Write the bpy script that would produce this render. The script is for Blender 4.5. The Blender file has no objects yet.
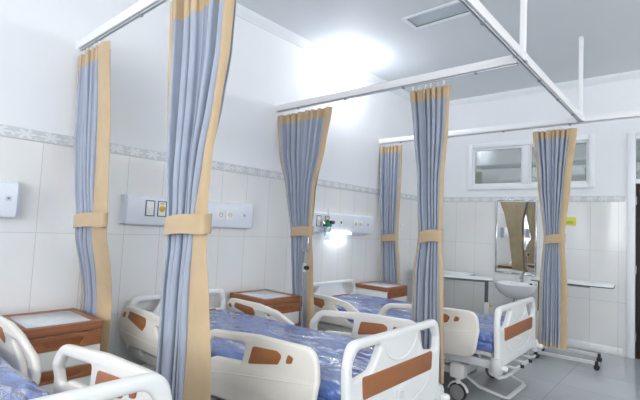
import bpy, bmesh, math, random
from mathutils import Vector, Matrix, noise
random.seed(7)
SC = bpy.context.scene
COL = SC.collection
PI = math.pi

# ------------------------------------------------------------------ helpers
def lin(c):
    return tuple(((v/255)/12.92 if v/255 <= .04045 else ((v/255+.055)/1.055)**2.4) for v in c)

def new_mat(name):
    m = bpy.data.materials.new(name); m.use_nodes = True
    nt = m.node_tree
    return m, nt, nt.nodes['Principled BSDF']

def mat(name, rgb, rough=.5, metal=0., var=.04, vscale=6., bump=0., bscale=60., spec=.5, coat=0., emit=0., ecol=None):
    """plain procedural material: base colour with a faint noise variation, optional noise bump"""
    m, nt, b = new_mat(name)
    c = lin(rgb)
    tc = nt.nodes.new('ShaderNodeTexCoord')
    n = nt.nodes.new('ShaderNodeTexNoise'); n.inputs['Scale'].default_value = vscale; n.inputs['Detail'].default_value = 3
    nt.links.new(tc.outputs['Object'], n.inputs['Vector'])
    r = nt.nodes.new('ShaderNodeValToRGB')
    r.color_ramp.elements[0].position = .3; r.color_ramp.elements[1].position = .7
    r.color_ramp.elements[0].color = tuple(x*(1-var) for x in c)+(1,)
    r.color_ramp.elements[1].color = tuple(min(1, x*(1+var)) for x in c)+(1,)
    nt.links.new(n.outputs['Fac'], r.inputs['Fac'])
    nt.links.new(r.outputs['Color'], b.inputs['Base Color'])
    b.inputs['Roughness'].default_value = rough; b.inputs['Metallic'].default_value = metal
    b.inputs['Specular IOR Level'].default_value = spec
    b.inputs['Coat Weight'].default_value = coat
    if bump:
        n2 = nt.nodes.new('ShaderNodeTexNoise'); n2.inputs['Scale'].default_value = bscale; n2.inputs['Detail'].default_value = 4
        nt.links.new(tc.outputs['Object'], n2.inputs['Vector'])
        bp = nt.nodes.new('ShaderNodeBump'); bp.inputs['Strength'].default_value = bump; bp.inputs['Distance'].default_value = .01
        nt.links.new(n2.outputs['Fac'], bp.inputs['Height']); nt.links.new(bp.outputs['Normal'], b.inputs['Normal'])
    if emit:
        b.inputs['Emission Color'].default_value = lin(ecol or rgb)+(1,)
        b.inputs['Emission Strength'].default_value = emit
    return m

def link(o, parent=None):
    COL.objects.link(o)
    if parent is not None: o.parent = parent
    return o

def obj(name, bm, mats, parent=None, smooth=True, angle=35):
    me = bpy.data.meshes.new(name)
    bmesh.ops.recalc_face_normals(bm, faces=bm.faces)
    bm.to_mesh(me); bm.free()
    for m in (mats if isinstance(mats, (list, tuple)) else [mats]): me.materials.append(m)
    return mesh_obj(name, me, parent, smooth, angle)

def mesh_obj(name, me, parent=None, smooth=True, angle=35):
    if smooth:
        me.polygons.foreach_set('use_smooth', [True]*len(me.polygons))
        try: me.set_sharp_from_angle(angle=math.radians(angle))
        except Exception: pass
    return link(bpy.data.objects.new(name, me), parent)

def thing(name, label, cat, loc=(0, 0, 0), group=None, rz=0):
    o = bpy.data.objects.new(name, None); o.location = loc; o.rotation_euler = (0, 0, rz)
    o.empty_display_size = .1
    link(o); return tag(o, label, cat, group)

def tag(o, label, cat, group=None):
    o['label'] = label; o['category'] = cat
    if group: o['group'] = group
    return o

def struct(o):
    o['kind'] = 'structure'; return o

def copy_tree(o, parent=None):
    c = o.copy(); COL.objects.link(c)
    c.parent = parent
    for ch in list(o.children): copy_tree(ch, c)
    return c

def box(bm, x0, x1, y0, y1, z0, z1, bev=0., seg=2, mi=0, M=None):
    t = bmesh.new()
    vs = [t.verts.new((x, y, z)) for x in (x0, x1) for y in (y0, y1) for z in (z0, z1)]
    for f in ((0, 1, 3, 2), (4, 6, 7, 5), (0, 4, 5, 1), (2, 3, 7, 6), (0, 2, 6, 4), (1, 5, 7, 3)):
        t.faces.new([vs[i] for i in f])
    if bev: bmesh.ops.bevel(t, geom=t.edges[:], offset=bev, segments=seg, profile=.5, affect='EDGES')
    merge(bm, t, mi, M)

def merge(bm, t, mi=0, M=None):
    if M is not None: bmesh.ops.transform(t, matrix=M, verts=t.verts[:])
    mp = {v: bm.verts.new(v.co) for v in t.verts}
    for f in t.faces:
        try:
            g = bm.faces.new([mp[v] for v in f.verts]); g.material_index = mi
        except ValueError: pass
    t.free()

def tube(bm, pts, r, seg=10, closed=False, mi=0, caps=True, flat=1.):
    """round tube along pts; r a number or a list; flat squashes the section along its second axis"""
    pts = [Vector(p) for p in pts]; n = len(pts)
    rs = r if isinstance(r, (list, tuple)) else [r]*n
    rings = []; prev = None
    for i, p in enumerate(pts):
        if closed: t = pts[(i+1) % n]-pts[i-1]
        else: t = pts[min(i+1, n-1)]-pts[max(i-1, 0)]
        t.normalize()
        if prev is None:
            a = Vector((0, 0, 1)) if abs(t.z) < .9 else Vector((1, 0, 0))
            u = t.cross(a).normalized()
        else: u = (prev-t*prev.dot(t)).normalized()
        prev = u; w = t.cross(u)
        rings.append([bm.verts.new(p+rs[i]*(math.cos(2*PI*k/seg)*u+flat*math.sin(2*PI*k/seg)*w)) for k in range(seg)])
    for i in range(n if closed else n-1):
        A, B = rings[i], rings[(i+1) % n]
        for k in range(seg):
            f = bm.faces.new((A[k], A[(k+1) % seg], B[(k+1) % seg], B[k])); f.material_index = mi
    if caps and not closed:
        bm.faces.new(rings[0][::-1]).material_index = mi; bm.faces.new(rings[-1]).material_index = mi

def lathe(bm, prof, seg=24, M=None, mi=0):
    """profile of (radius, height) turned about z"""
    t = bmesh.new(); rings = []
    for r, z in prof:
        if r < 1e-6: rings.append([t.verts.new((0, 0, z))])
        else: rings.append([t.verts.new((r*math.cos(2*PI*k/seg), r*math.sin(2*PI*k/seg), z)) for k in range(seg)])
    for A, B in zip(rings, rings[1:]):
        for k in range(seg):
            a, b = A[k % len(A)], A[(k+1) % len(A)]; c, d = B[(k+1) % len(B)], B[k % len(B)]
            q = [v for i, v in enumerate((a, b, c, d)) if v not in (a, b, c, d)[:i]]
            if len(q) > 2: t.faces.new(q)
    merge(bm, t, mi, M)

def fillet(pts, seg=6):
    """(u, v, radius) corners -> dense closed outline with round corners"""
    out = []; n = len(pts)
    for i in range(n):
        p = Vector(pts[i][:2]); r = pts[i][2] if len(pts[i]) > 2 else 0
        a = Vector(pts[i-1][:2])-p; b = Vector(pts[(i+1) % n][:2])-p
        if r <= 0: out.append(p); continue
        la, lb = a.length, b.length; a.normalize(); b.normalize()
        ang = a.angle(b); d = min(r/math.tan(ang/2), la*.49, lb*.49)
        s, e = p+a*d, p+b*d
        for k in range(seg+1):
            t = k/seg
            out.append((1-t)**2*s+2*t*(1-t)*p+t*t*e)
    return out

def plate(outline, holes, th, bev, fn, seg=3):
    """filled flat outline with holes, bevelled, mapped to 3-D by fn(u, v, w); w runs through the thickness"""
    cu = bpy.data.curves.new('plate', 'CURVE'); cu.dimensions = '2D'; cu.fill_mode = 'BOTH'
    cu.extrude = max(th/2-bev, 0); cu.bevel_depth = bev; cu.bevel_resolution = seg; cu.offset = -bev
    for ring in [outline]+list(holes):
        sp = cu.splines.new('POLY'); sp.points.add(len(ring)-1)
        for q, p in zip(sp.points, ring): q.co = (p[0], p[1], 0, 1)
        sp.use_cyclic_u = True
    o = bpy.data.objects.new('plate', cu); COL.objects.link(o)
    dg = bpy.context.evaluated_depsgraph_get(); dg.update()
    me = bpy.data.meshes.new_from_object(o.evaluated_get(dg))
    bpy.data.objects.remove(o); bpy.data.curves.remove(cu)
    bm = bmesh.new(); bm.from_mesh(me); bpy.data.meshes.remove(me)
    bmesh.ops.remove_doubles(bm, verts=bm.verts, dist=1e-5)
    for v in bm.verts: v.co = Vector(fn(*v.co))
    return bm

# ------------------------------------------------------------------ materials
def wall_material(name, axis, tile=True):
    m, nt, b = new_mat(name)
    L = nt.links.new
    ge = nt.nodes.new('ShaderNodeNewGeometry'); sp = nt.nodes.new('ShaderNodeSeparateXYZ'); L(ge.outputs['Position'], sp.inputs[0])
    cb = nt.nodes.new('ShaderNodeCombineXYZ')
    ph = nt.nodes.new('ShaderNodeMath'); ph.operation = 'ADD'
    ph.inputs[1].default_value = 29 - (.05 if axis == 'Y' else .24)
    L(sp.outputs[axis], ph.inputs[0]); L(ph.outputs[0], cb.inputs[0])
    pz = nt.nodes.new('ShaderNodeMath'); pz.operation = 'ADD'; pz.inputs[1].default_value = 6-.016
    L(sp.outputs['Z'], pz.inputs[0]); L(pz.outputs[0], cb.inputs[1])
    br = nt.nodes.new('ShaderNodeTexBrick'); br.offset = 0; br.squash = 1
    br.inputs['Scale'].default_value = 1; br.inputs['Brick Width'].default_value = .29; br.inputs['Row Height'].default_value = .6
    br.inputs['Mortar Size'].default_value = .0022; br.inputs['Mortar Smooth'].default_value = .2; br.inputs['Bias'].default_value = 0
    br.inputs['Color1'].default_value = lin((238, 238, 237))+(1,); br.inputs['Color2'].default_value = lin((234, 234, 233))+(1,)
    br.inputs['Mortar'].default_value = lin((204, 204, 202))+(1,)
    L(cb.outputs[0], br.inputs['Vector'])
    n = nt.nodes.new('ShaderNodeTexNoise'); n.inputs['Scale'].default_value = 3.5; n.inputs['Detail'].default_value = 5
    L(ge.outputs['Position'], n.inputs['Vector'])
    mx = nt.nodes.new('ShaderNodeMix'); mx.data_type = 'RGBA'; mx.blend_type = 'MULTIPLY'; mx.inputs['Factor'].default_value = .07
    L(br.outputs['Color'], mx.inputs[6]); L(n.outputs['Color'], mx.inputs[7]); L(mx.outputs[2], b.inputs['Base Color'])
    b.inputs['Roughness'].default_value = .12
    bp = nt.nodes.new('ShaderNodeBump'); bp.inputs['Strength'].default_value = .12; bp.inputs['Distance'].default_value = .004
    L(n.outputs['Fac'], bp.inputs['Height']); L(bp.outputs['Normal'], b.inputs['Normal'])
    return m

def border_material(name, axis):
    """grey listello with repeating pale six petalled flowers"""
    m, nt, b = new_mat(name); L = nt.links.new
    def M(op, a, c=None):
        k = nt.nodes.new('ShaderNodeMath'); k.operation = op
        for i, x in enumerate((a, c)):
            if x is None: continue
            if isinstance(x, (int, float)): k.inputs[i].default_value = x
            else: L(x, k.inputs[i])
        return k.outputs[0]
    ge = nt.nodes.new('ShaderNodeNewGeometry'); sp = nt.nodes.new('ShaderNodeSeparateXYZ'); L(ge.outputs['Position'], sp.inputs[0])
    u = M('SUBTRACT', M('FRACT', M('MULTIPLY', M('ADD', sp.outputs[axis], 30), 1/.145)), .5)
    u = M('MULTIPLY', u, 2.0)
    v = M('MULTIPLY', M('SUBTRACT', sp.outputs['Z'], 1.855), 1/.036)
    r = M('SQRT', M('ADD', M('MULTIPLY', u, u), M('MULTIPLY', v, v)))
    th = M('ARCTAN2', v, u)
    pet = M('ABSOLUTE', M('COSINE', M('MULTIPLY', th, 3.)))
    flower = M('LESS_THAN', r, M('ADD', M('MULTIPLY', pet, .75), .12))
    n = nt.nodes.new('ShaderNodeTexNoise'); n.inputs['Scale'].default_value = 45; L(ge.outputs['Position'], n.inputs['Vector'])
    f2 = M('MAXIMUM', flower, M('GREATER_THAN', n.outputs['Fac'], .62))
    mx = nt.nodes.new('ShaderNodeMix'); mx.data_type = 'RGBA'; L(f2, mx.inputs['Factor'])
    mx.inputs[6].default_value = lin((203, 206, 209))+(1,); mx.inputs[7].default_value = lin((224, 227, 229))+(1,)
    L(mx.outputs[2], b.inputs['Base Color']); b.inputs['Roughness'].default_value = .3
    return m

def floor_material():
    m, nt, b = new_mat('glossy_floor_tile'); L = nt.links.new
    ge = nt.nodes.new('ShaderNodeNewGeometry')
    mp = nt.nodes.new('ShaderNodeMapping'); mp.inputs['Location'].default_value = (.1, .2, 0); L(ge.outputs['Position'], mp.inputs['Vector'])
    br = nt.nodes.new('ShaderNodeTexBrick'); br.offset = 0
    br.inputs['Scale'].default_value = 1; br.inputs['Brick Width'].default_value = .6; br.inputs['Row Height'].default_value = .6
    br.inputs['Mortar Size'].default_value = .003; br.inputs['Mortar Smooth'].default_value = .2
    br.inputs['Color1'].default_value = lin((184, 187, 190))+(1,); br.inputs['Color2'].default_value = lin((179, 182, 185))+(1,)
    br.inputs['Mortar'].default_value = lin((150, 152, 154))+(1,)
    L(mp.outputs[0], br.inputs['Vector'])
    n = nt.nodes.new('ShaderNodeTexNoise'); n.inputs['Scale'].default_value = 2.2; n.inputs['Detail'].default_value = 6
    L(ge.outputs['Position'], n.inputs['Vector'])
    mx = nt.nodes.new('ShaderNodeMix'); mx.data_type = 'RGBA'; mx.blend_type = 'MULTIPLY'; mx.inputs['Factor'].default_value = .12
    L(br.outputs['Color'], mx.inputs[6]); L(n.outputs['Color'], mx.inputs[7]); L(mx.outputs[2], b.inputs['Base Color'])
    b.inputs['Roughness'].default_value = .1
    return m

def fabric(name, rgb, weave=420., var=.05):
    m = mat(name, rgb, .85, var=var, vscale=9, bump=.15, bscale=weave, spec=.2)
    m.node_tree.nodes['Principled BSDF'].inputs['Sheen Weight'].default_value = .25
    return m

def film_material():
    """blue mattress wrapped in creased clear plastic film"""
    m, nt, b = new_mat('mattress_in_plastic_film'); L = nt.links.new
    tc = nt.nodes.new('ShaderNodeTexCoord')
    mp = nt.nodes.new('ShaderNodeMapping'); mp.inputs['Rotation'].default_value = (0, 0, .5); mp.inputs['Scale'].default_value = (1, 2.1, 1.5)
    L(tc.outputs['Object'], mp.inputs['Vector'])
    n = nt.nodes.new('ShaderNodeTexNoise'); n.inputs['Scale'].default_value = 3.4; n.inputs['Detail'].default_value = 4; n.inputs['Distortion'].default_value = 1.6
    L(mp.outputs[0], n.inputs['Vector'])
    vo = nt.nodes.new('ShaderNodeTexVoronoi'); vo.feature = 'DISTANCE_TO_EDGE'; vo.inputs['Scale'].default_value = 6
    L(mp.outputs[0], vo.inputs['Vector'])
    ad = nt.nodes.new('ShaderNodeMath'); ad.operation = 'MULTIPLY_ADD'; ad.inputs[1].default_value = .45
    L(vo.outputs['Distance'], ad.inputs[0]); L(n.outputs['Fac'], ad.inputs[2])
    bp = nt.nodes.new('ShaderNodeBump'); bp.inputs['Strength'].default_value = 1.; bp.inputs['Distance'].default_value = .04
    L(ad.outputs[0], bp.inputs['Height'])
    r = nt.nodes.new('ShaderNodeValToRGB')
    r.color_ramp.elements[0].position = .35; r.color_ramp.elements[1].position = .7
    r.color_ramp.elements[0].color = lin((72, 104, 176))+(1,); r.color_ramp.elements[1].color = lin((104, 134, 200))+(1,)
    L(n.outputs['Fac'], r.inputs['Fac']); L(r.outputs['Color'], b.inputs['Base Color'])
    b.inputs['Roughness'].default_value = .55
    b.inputs['Coat Weight'].default_value = 1.; b.inputs['Coat Roughness'].default_value = .09; b.inputs['Coat IOR'].default_value = 1.9
    L(bp.outputs['Normal'], b.inputs['Coat Normal']); L(bp.outputs['Normal'], b.inputs['Normal'])
    gl = nt.nodes.new('ShaderNodeBsdfGlossy'); gl.inputs['Roughness'].default_value = .11; gl.inputs['Color'].default_value = (.92, .95, 1, 1)
    L(bp.outputs['Normal'], gl.inputs['Normal'])
    n3 = nt.nodes.new('ShaderNodeTexNoise'); n3.inputs['Scale'].default_value = 3.2; n3.inputs['Detail'].default_value = 3; n3.inputs['Distortion'].default_value = 1.5
    L(mp.outputs[0], n3.inputs['Vector'])
    r3 = nt.nodes.new('ShaderNodeMapRange'); r3.inputs['From Min'].default_value = .5; r3.inputs['From Max'].default_value = .7; r3.inputs['To Min'].default_value = .04; r3.inputs['To Max'].default_value = .75
    L(n3.outputs['Fac'], r3.inputs['Value'])
    mx = nt.nodes.new('ShaderNodeMixShader'); L(r3.outputs[0], mx.inputs[0]); L(b.outputs[0], mx.inputs[1]); L(gl.outputs[0], mx.inputs[2])
    L(mx.outputs[0], nt.nodes['Material Output'].inputs['Surface'])
    return m

def glass_material(name, tint=(247, 247, 247), mixv=.06, rough=.02):
    m = bpy.data.materials.new(name); m.use_nodes = True; nt = m.node_tree; nt.nodes.clear(); L = nt.links.new
    out = nt.nodes.new('ShaderNodeOutputMaterial'); t = nt.nodes.new('ShaderNodeBsdfTransparent'); g = nt.nodes.new('ShaderNodeBsdfGlossy')
    n = nt.nodes.new('ShaderNodeTexNoise'); n.inputs['Scale'].default_value = 1.5
    r = nt.nodes.new('ShaderNodeValToRGB'); r.color_ramp.elements[0].color = tuple(x*.96 for x in lin(tint))+(1,); r.color_ramp.elements[1].color = lin(tint)+(1,)
    L(n.outputs['Fac'], r.inputs['Fac']); L(r.outputs['Color'], t.inputs['Color'])
    g.inputs['Roughness'].default_value = rough
    mx = nt.nodes.new('ShaderNodeMixShader'); mx.inputs[0].default_value = mixv
    L(t.outputs[0], mx.inputs[1]); L(g.outputs[0], mx.inputs[2]); L(mx.outputs[0], out.inputs['Surface'])
    return m

def wood_material(name, a, bcol, rough=.35):
    m, nt, b = new_mat(name); L = nt.links.new
    tc = nt.nodes.new('ShaderNodeTexCoord'); mp = nt.nodes.new('ShaderNodeMapping'); mp.inputs['Scale'].default_value = (6, 2, 14)
    L(tc.outputs['Object'], mp.inputs['Vector'])
    w = nt.nodes.new('ShaderNodeTexWave'); w.bands_direction = 'Z'; w.inputs['Scale'].default_value = 1.4; w.inputs['Distortion'].default_value = 6; w.inputs['Detail'].default_value = 3
    L(mp.outputs[0], w.inputs['Vector'])
    r = nt.nodes.new('ShaderNodeValToRGB'); r.color_ramp.elements[0].color = lin(a)+(1,); r.color_ramp.elements[1].color = lin(bcol)+(1,)
    L(w.outputs['Fac'], r.inputs['Fac']); L(r.outputs['Color'], b.inputs['Base Color']); b.inputs['Roughness'].default_value = rough
    return m

PAINT = mat('white_wall_paint', (236, 237, 240), .6, var=.01, vscale=1.5, bump=.03, bscale=140)
CEIL = mat('white_ceiling_paint', (222, 226, 229), .7, var=.01, vscale=1.2, bump=.02, bscale=120)
TILE_L = wall_material('cream_wall_tile_left', 'Y'); TILE_F = wall_material('cream_wall_tile_far', 'X')
BORD_L = border_material('flower_border_left', 'Y'); BORD_F = border_material('flower_border_far', 'X')
FLOOR = floor_material()
GYPS = mat('white_cornice', (232, 235, 238), .55, var=.01)
ALU = mat('white_powder_coated_rail', (236, 235, 236), .35, var=.015)
TRACK = mat('grey_rail_track', (206, 208, 214), .4, metal=.3, var=.03)
ABS = mat('white_bed_plastic', (233, 233, 231), .28, var=.012, vscale=4, coat=.25)
ABSW = mat('warm_white_rail_plastic', (230, 225, 217), .3, var=.012, vscale=4, coat=.25)
INSET = mat('brown_inset_plastic', (160, 102, 62), .45, var=.05, vscale=20)
STEEL = mat('pale_painted_steel', (205, 205, 204), .38, var=.03, vscale=8)
DSTEEL = mat('grey_painted_steel', (142, 142, 144), .45, var=.05, vscale=8)
CLIP = mat('grey_clip', (150, 152, 160), .45, var=.04)
CHROME = mat('chrome', (205, 208, 212), .12, metal=1., var=.02)
RUBBER = mat('black_rubber', (42, 43, 46), .6, var=.1, vscale=30)
GREYPL = mat('grey_wheel_plastic', (140, 137, 137), .45, var=.04, vscale=20)
FILM = film_material()
BLUE = fabric('blue_grey_curtain_cloth', (160, 167, 182))
BEIGE = fabric('beige_curtain_cloth', (191, 167, 134))
TAN = fabric('tan_curtain_lining', (186, 168, 136))
WOOD = wood_material('reddish_brown_wood', (146, 90, 55), (156, 97, 61))
LAMIN = mat('white_laminate', (234, 233, 228), .3, var=.015)
INLAY = mat('pale_marbled_inlay', (222, 229, 235), .2, var=.05, vscale=14)
PANEL = mat('bluish_white_panel', (230, 234, 242), .3, var=.01)
PANELD = mat('bluish_grey_panel_edge', (206, 214, 228), .35, var=.01)
SOCK = mat('white_socket_plastic', (240, 240, 238), .35, var=.01)
DARK = mat('dark_hole', (58, 58, 62), .5, var=.05)
OUTF = mat('dark_blue_grey_outlet_frame', (104, 116, 132), .4, var=.05)
YELL = mat('yellow_plastic', (224, 184, 70), .4, var=.03)
GREEN = mat('green_valve_plastic', (30, 122, 88), .4, var=.05)
CERAM = mat('white_ceramic', (238, 240, 242), .08, var=.01, coat=.5)
TBLTOP = mat('pale_grey_table_top', (238, 240, 240), .3, var=.02)
TBLEDGE = mat('dark_table_edge', (84, 92, 98), .45, var=.05)
DOORM = wood_material('dark_brown_door', (40, 29, 24), (50, 37, 30), .45)
UPVC = mat('white_window_frame', (236, 239, 242), .35, var=.01)
GLASS = glass_material('clear_glass')
GLASSD = glass_material('transom_glass', (200, 208, 210), .3, .05)
HALLW = mat('corridor_paint', (170, 174, 174), .7, var=.03, vscale=2)
HALLO = mat('corridor_orange_band', (206, 164, 128), .6, var=.03)
SIGNM = mat('yellow_sign', (222, 222, 92), .5, var=.03)
INK = mat('olive_sign_ink', (150, 152, 62), .6, var=.05)
MIRR = mat('mirror_silver', (232, 234, 232), .01, metal=1., var=.0)
LAMPM = mat('lit_lamp_diffuser', (255, 255, 255), .5, emit=14., ecol=(236, 244, 255))
LAMP2 = mat('lit_bedhead_lamp', (255, 255, 255), .5, emit=3.2, ecol=(240, 247, 255))
OFFL = mat('unlit_light_diffuser', (196, 208, 214), .35, var=.03, vscale=3)

# ------------------------------------------------------------------ room
X1, Y0, YF, ZC = 5.4, -3.0, 6.2735, 3.38

def cells(us, vs, hole):
    for a, b in zip(us, us[1:]):
        for c, d in zip(vs, vs[1:]):
            if not any(a >= h[0]-1e-6 and b <= h[1]+1e-6 and c >= h[2]-1e-6 and d <= h[3]+1e-6 for h in hole): yield a, b, c, d

def wall(name, axis, c0, c1, u0, u1, holes, tile):
    """wall slab made of cells round its openings; axis is the wall's normal"""
    us = sorted({u0, u1, *[h[0] for h in holes], *[h[1] for h in holes]})
    vs = sorted({0, 1.89, ZC, *[h[2] for h in holes], *[h[3] for h in holes]})
    bm = bmesh.new()
    for a, b, c, d in cells(us, vs, holes):
        mi = 0 if (c+d)/2 < 1.89 else 1
        if axis == 'X': box(bm, c0, c1, a, b, c, d, mi=mi)
        else: box(bm, a, b, c0, c1, c, d, mi=mi)
    return struct(obj(name, bm, [tile, PAINT], smooth=False))

W1 = (.755, 2.245, 2.05, 2.61)           # transom window
DR = (2.665, 3.60, 0, 2.60)              # doorway with its transom
BW = [(.4, 1.9, 1.1, 2.9), (2.1, 3.6, 1.1, 2.9), (3.8, 5.2, 1.1, 2.9)]   # windows behind the camera, the third added to brighten the far wall
FILL_RW = [(-.6, .9, 2.5, 3.28), (1.1, 2.6, 2.5, 3.28), (2.8, 4.3, 2.5, 3.28), (4.5, 6.0, 2.5, 3.28)]  # unseen right-wall windows, added high up to even out the daylight
wall('wall_left', 'X', -.15, 0, Y0, 9, [], TILE_L)
wall('wall_far', 'Y', YF, YF+.15, 0, X1, [W1, DR], TILE_F)
wall('wall_back', 'Y', Y0-.15, Y0, -.15, X1+.15, BW, TILE_F)
wall('wall_right', 'X', X1, X1+.15, Y0, 9, FILL_RW, TILE_L)
bm = bmesh.new(); box(bm, -.15, X1+.15, Y0-.15, 9, -.1, 0); struct(obj('floor', bm, FLOOR, smooth=False))
LP = (1.17, 1.74, 3.52, 3.75)            # recess of the ceiling light
bm = bmesh.new()
for a, b, c, d in cells([-.15, LP[0], LP[1], X1+.15], [Y0-.15, LP[2], LP[3], 9], [LP]): box(bm, a, b, c, d, ZC, ZC+.12)
struct(obj('ceiling', bm, CEIL, smooth=False))

bm = bmesh.new(); box(bm, 0, .006, Y0, YF, 1.818, 1.890, .0015); struct(obj('trim_1', bm, BORD_L, smooth=False))
bm = bmesh.new(); box(bm, .006, DR[0]-.04, YF-.006, YF, 1.818, 1.890, .0015); struct(obj('trim_2', bm, BORD_F, smooth=False))
def cornice(name, fn, a, b):
    prof = [(0, 0), (.012, 0), (.014, .012), (.03, .022), (.052, .05), (.066, .066), (.068, .08), (0, .08)]
    bm = bmesh.new(); R = []
    for t in (a, b): R.append([bm.verts.new(fn(t, p, ZC-.08+q)) for p, q in prof])
    for k in range(len(prof)): bm.faces.new((R[0][k], R[0][(k+1) % 8], R[1][(k+1) % 8], R[1][k]))
    bm.faces.new(R[0]); bm.faces.new(R[1])
    struct(obj(name, bm, GYPS, angle=60))
cornice('trim_3', lambda t, p, z: (p, t, z), Y0, YF)
cornice('trim_4', lambda t, p, z: (t, YF-p, z), 0, X1)
bm = bmesh.new(); box(bm, 0, .012, Y0, YF, 0, .085, .003); struct(obj('baseboard_left', bm, TILE_L))
bm = bmesh.new(); box(bm, .012, DR[0]-.06, YF-.012, YF, 0, .085, .003); struct(obj('baseboard_far', bm, TILE_F))

def frame_bars(bm, u0, u1, v0, v1, w, fn):
    """four bars of a rectangular frame; fn(a,b,c,d) adds one bar"""
    fn(bm, u0, u0+w, v0, v1); fn(bm, u1-w, u1, v0, v1); fn(bm, u0+w, u1-w, v0, v0+w); fn(bm, u0+w, u1-w, v1-w, v1)

def fbar(y0, y1, bev=.006):
    return lambda bm, a, b, c, d: box(bm, a, b, y0, y1, c, d, bev)
# transom window over the mirror
w = struct(bpy.data.objects.new('window_1', None)); link(w); w.location = (1.5, YF, 2.05)
def shift(bm, loc):
    bmesh.ops.translate(bm, vec=-Vector(loc), verts=bm.verts); return bm
bm = bmesh.new(); frame_bars(bm, .69, 2.31, 1.99, 2.672, .068, fbar(YF-.03, YF+.13)); box(bm, 1.462, 1.54, YF-.03, YF+.13, 2.06, 2.60, .006)
struct(obj('frame', shift(bm, w.location), UPVC, w))
for a, b in ((.755, 1.466), (1.536, 2.245)):
    bm = bmesh.new(); frame_bars(bm, a, b, 2.056, 2.606, .03, fbar(YF+.01, YF+.06, .004)); s = struct(obj('sash', shift(bm, w.location), UPVC, w))
    bm = bmesh.new(); box(bm, a+.028, b-.028, YF+.032, YF+.038, 2.084, 2.578); struct(obj('pane', shift(bm, w.location), GLASSD, s, smooth=False))
# door
d = struct(bpy.data.objects.new('door_1', None)); link(d); d.location = (3.13, YF, 0)
bm = bmesh.new()
fb = fbar(YF-.03, YF+.14)
fb(bm, 2.645, 2.725, 0, 2.64); fb(bm, 3.54, 3.62, 0, 2.64); fb(bm, 2.725, 3.54, 2.56, 2.64); fb(bm, 2.725, 3.54, 2.03, 2.085)
struct(obj('frame', shift(bm, d.location), UPVC, d))
bm = bmesh.new(); box(bm, 2.728, 3.537, YF+.0, YF+.04, .006, 2.027, .003); lf = struct(obj('leaf', shift(bm, d.location), DOORM, d))
bm = bmesh.new(); box(bm, 2.725, 3.54, YF+.04, YF+.046, 2.085, 2.56); struct(obj('pane', shift(bm, d.location), GLASSD, d, smooth=False))
for z in (.25, 1.02, 1.83):
    bm = bmesh.new(); tube(bm, [(2.732, YF-.006, z-.05), (2.732, YF-.006, z+.05)], .009, 8); struct(obj('hinge', shift(bm, d.location), CHROME, d))
bm = bmesh.new(); tube(bm, [(3.47, YF, 1.0), (3.47, YF-.05, 1.0), (3.35, YF-.05, 1.0)], .011, 8); struct(obj('handle', shift(bm, d.location), CHROME, d))
# daylight windows outside the frame, some added only for their light
k = 2
for a, b, c, e in BW:
    w = struct(bpy.data.objects.new('window_%d' % k, None)); link(w); w.location = ((a+b)/2, Y0, c); k += 1
    bm = bmesh.new(); f = fbar(Y0-.12, Y0-.03); frame_bars(bm, a, b, c, e, .05, f); f(bm, (a+b)/2-.03, (a+b)/2+.03, c+.05, e-.05)
    struct(obj('frame', shift(bm, w.location), UPVC, w))
    bm = bmesh.new(); box(bm, a+.05, b-.05, Y0-.08, Y0-.074, c+.05, e-.05); struct(obj('pane', shift(bm, w.location), GLASS, w, smooth=False))
for a, b, c, e in FILL_RW:  # unseen row added as fill daylight from the right
    w = struct(bpy.data.objects.new('window_%d' % k, None)); link(w); w.location = (X1, (a+b)/2, c); k += 1
    bm = bmesh.new(); f = lambda bm, p, q, r, s: box(bm, X1+.03, X1+.12, p, q, r, s, .006)
    frame_bars(bm, a, b, c, e, .05, f); f(bm, (a+b)/2-.03, (a+b)/2+.03, c+.05, e-.05)
    struct(obj('frame', shift(bm, w.location), UPVC, w))
    bm = bmesh.new(); box(bm, X1+.07, X1+.076, a+.05, b-.05, c+.05, e-.05); struct(obj('pane', shift(bm, w.location), GLASS, w, smooth=False))
# corridor behind the far wall, seen through the transoms
bm = bmesh.new(); box(bm, 0, X1, 8.6, 8.7, 0, ZC, mi=0); box(bm, 0, X1, 8.56, 8.6, 2.25, 2.36, mi=1)
struct(obj('wall_corridor', bm, [HALLW, HALLO], smooth=False))

# ------------------------------------------------------------------ curtain rails
RZ = 2.50                                                   # underside of the rails
XR = 2.40
def rail_bm(bm, p0, p1):
    p0, p1 = Vector(p0), Vector(p1); dvec = (p1-p0); n = dvec.length; a = math.atan2(dvec.y, dvec.x)
    M = Matrix.Translation(p0) @ Matrix.Rotation(a, 4, 'Z')
    box(bm, 0, n, -.021, .021, .016, .078, .004, M=M)
def track_bm(bm, p0, p1):
    p0, p1 = Vector(p0), Vector(p1); dvec = (p1-p0); n = dvec.length; a = math.atan2(dvec.y, dvec.x)
    M = Matrix.Translation(p0) @ Matrix.Rotation(a, 4, 'Z')
    box(bm, 0, n, -.009, -.003, .004, .019, .001, M=M); box(bm, 0, n, .003, .009, .004, .019, .001, M=M); box(bm, 0, n, -.009, .009, .012, .019, M=M)
def clips(p0, p1, n, L, parent):
    for i in range(n):
        bm = bmesh.new()
        q = Vector(p0).lerp(Vector(p1), (i+.5)/n); box(bm, q.x-.012, q.x+.012, q.y-.012, q.y+.012, RZ-.002, RZ+.014, .003)
        obj('clip', shift(bm, L), CLIP, parent)
RAILY = (1.097, 3.008, 4.924)
RLAB = ['white curtain rail leaving the wall above the nearest gathered curtains',
        'white curtain rail from the wall passing just under the bright lamp',
        'white curtain rail running along in front of the transom window']
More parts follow.
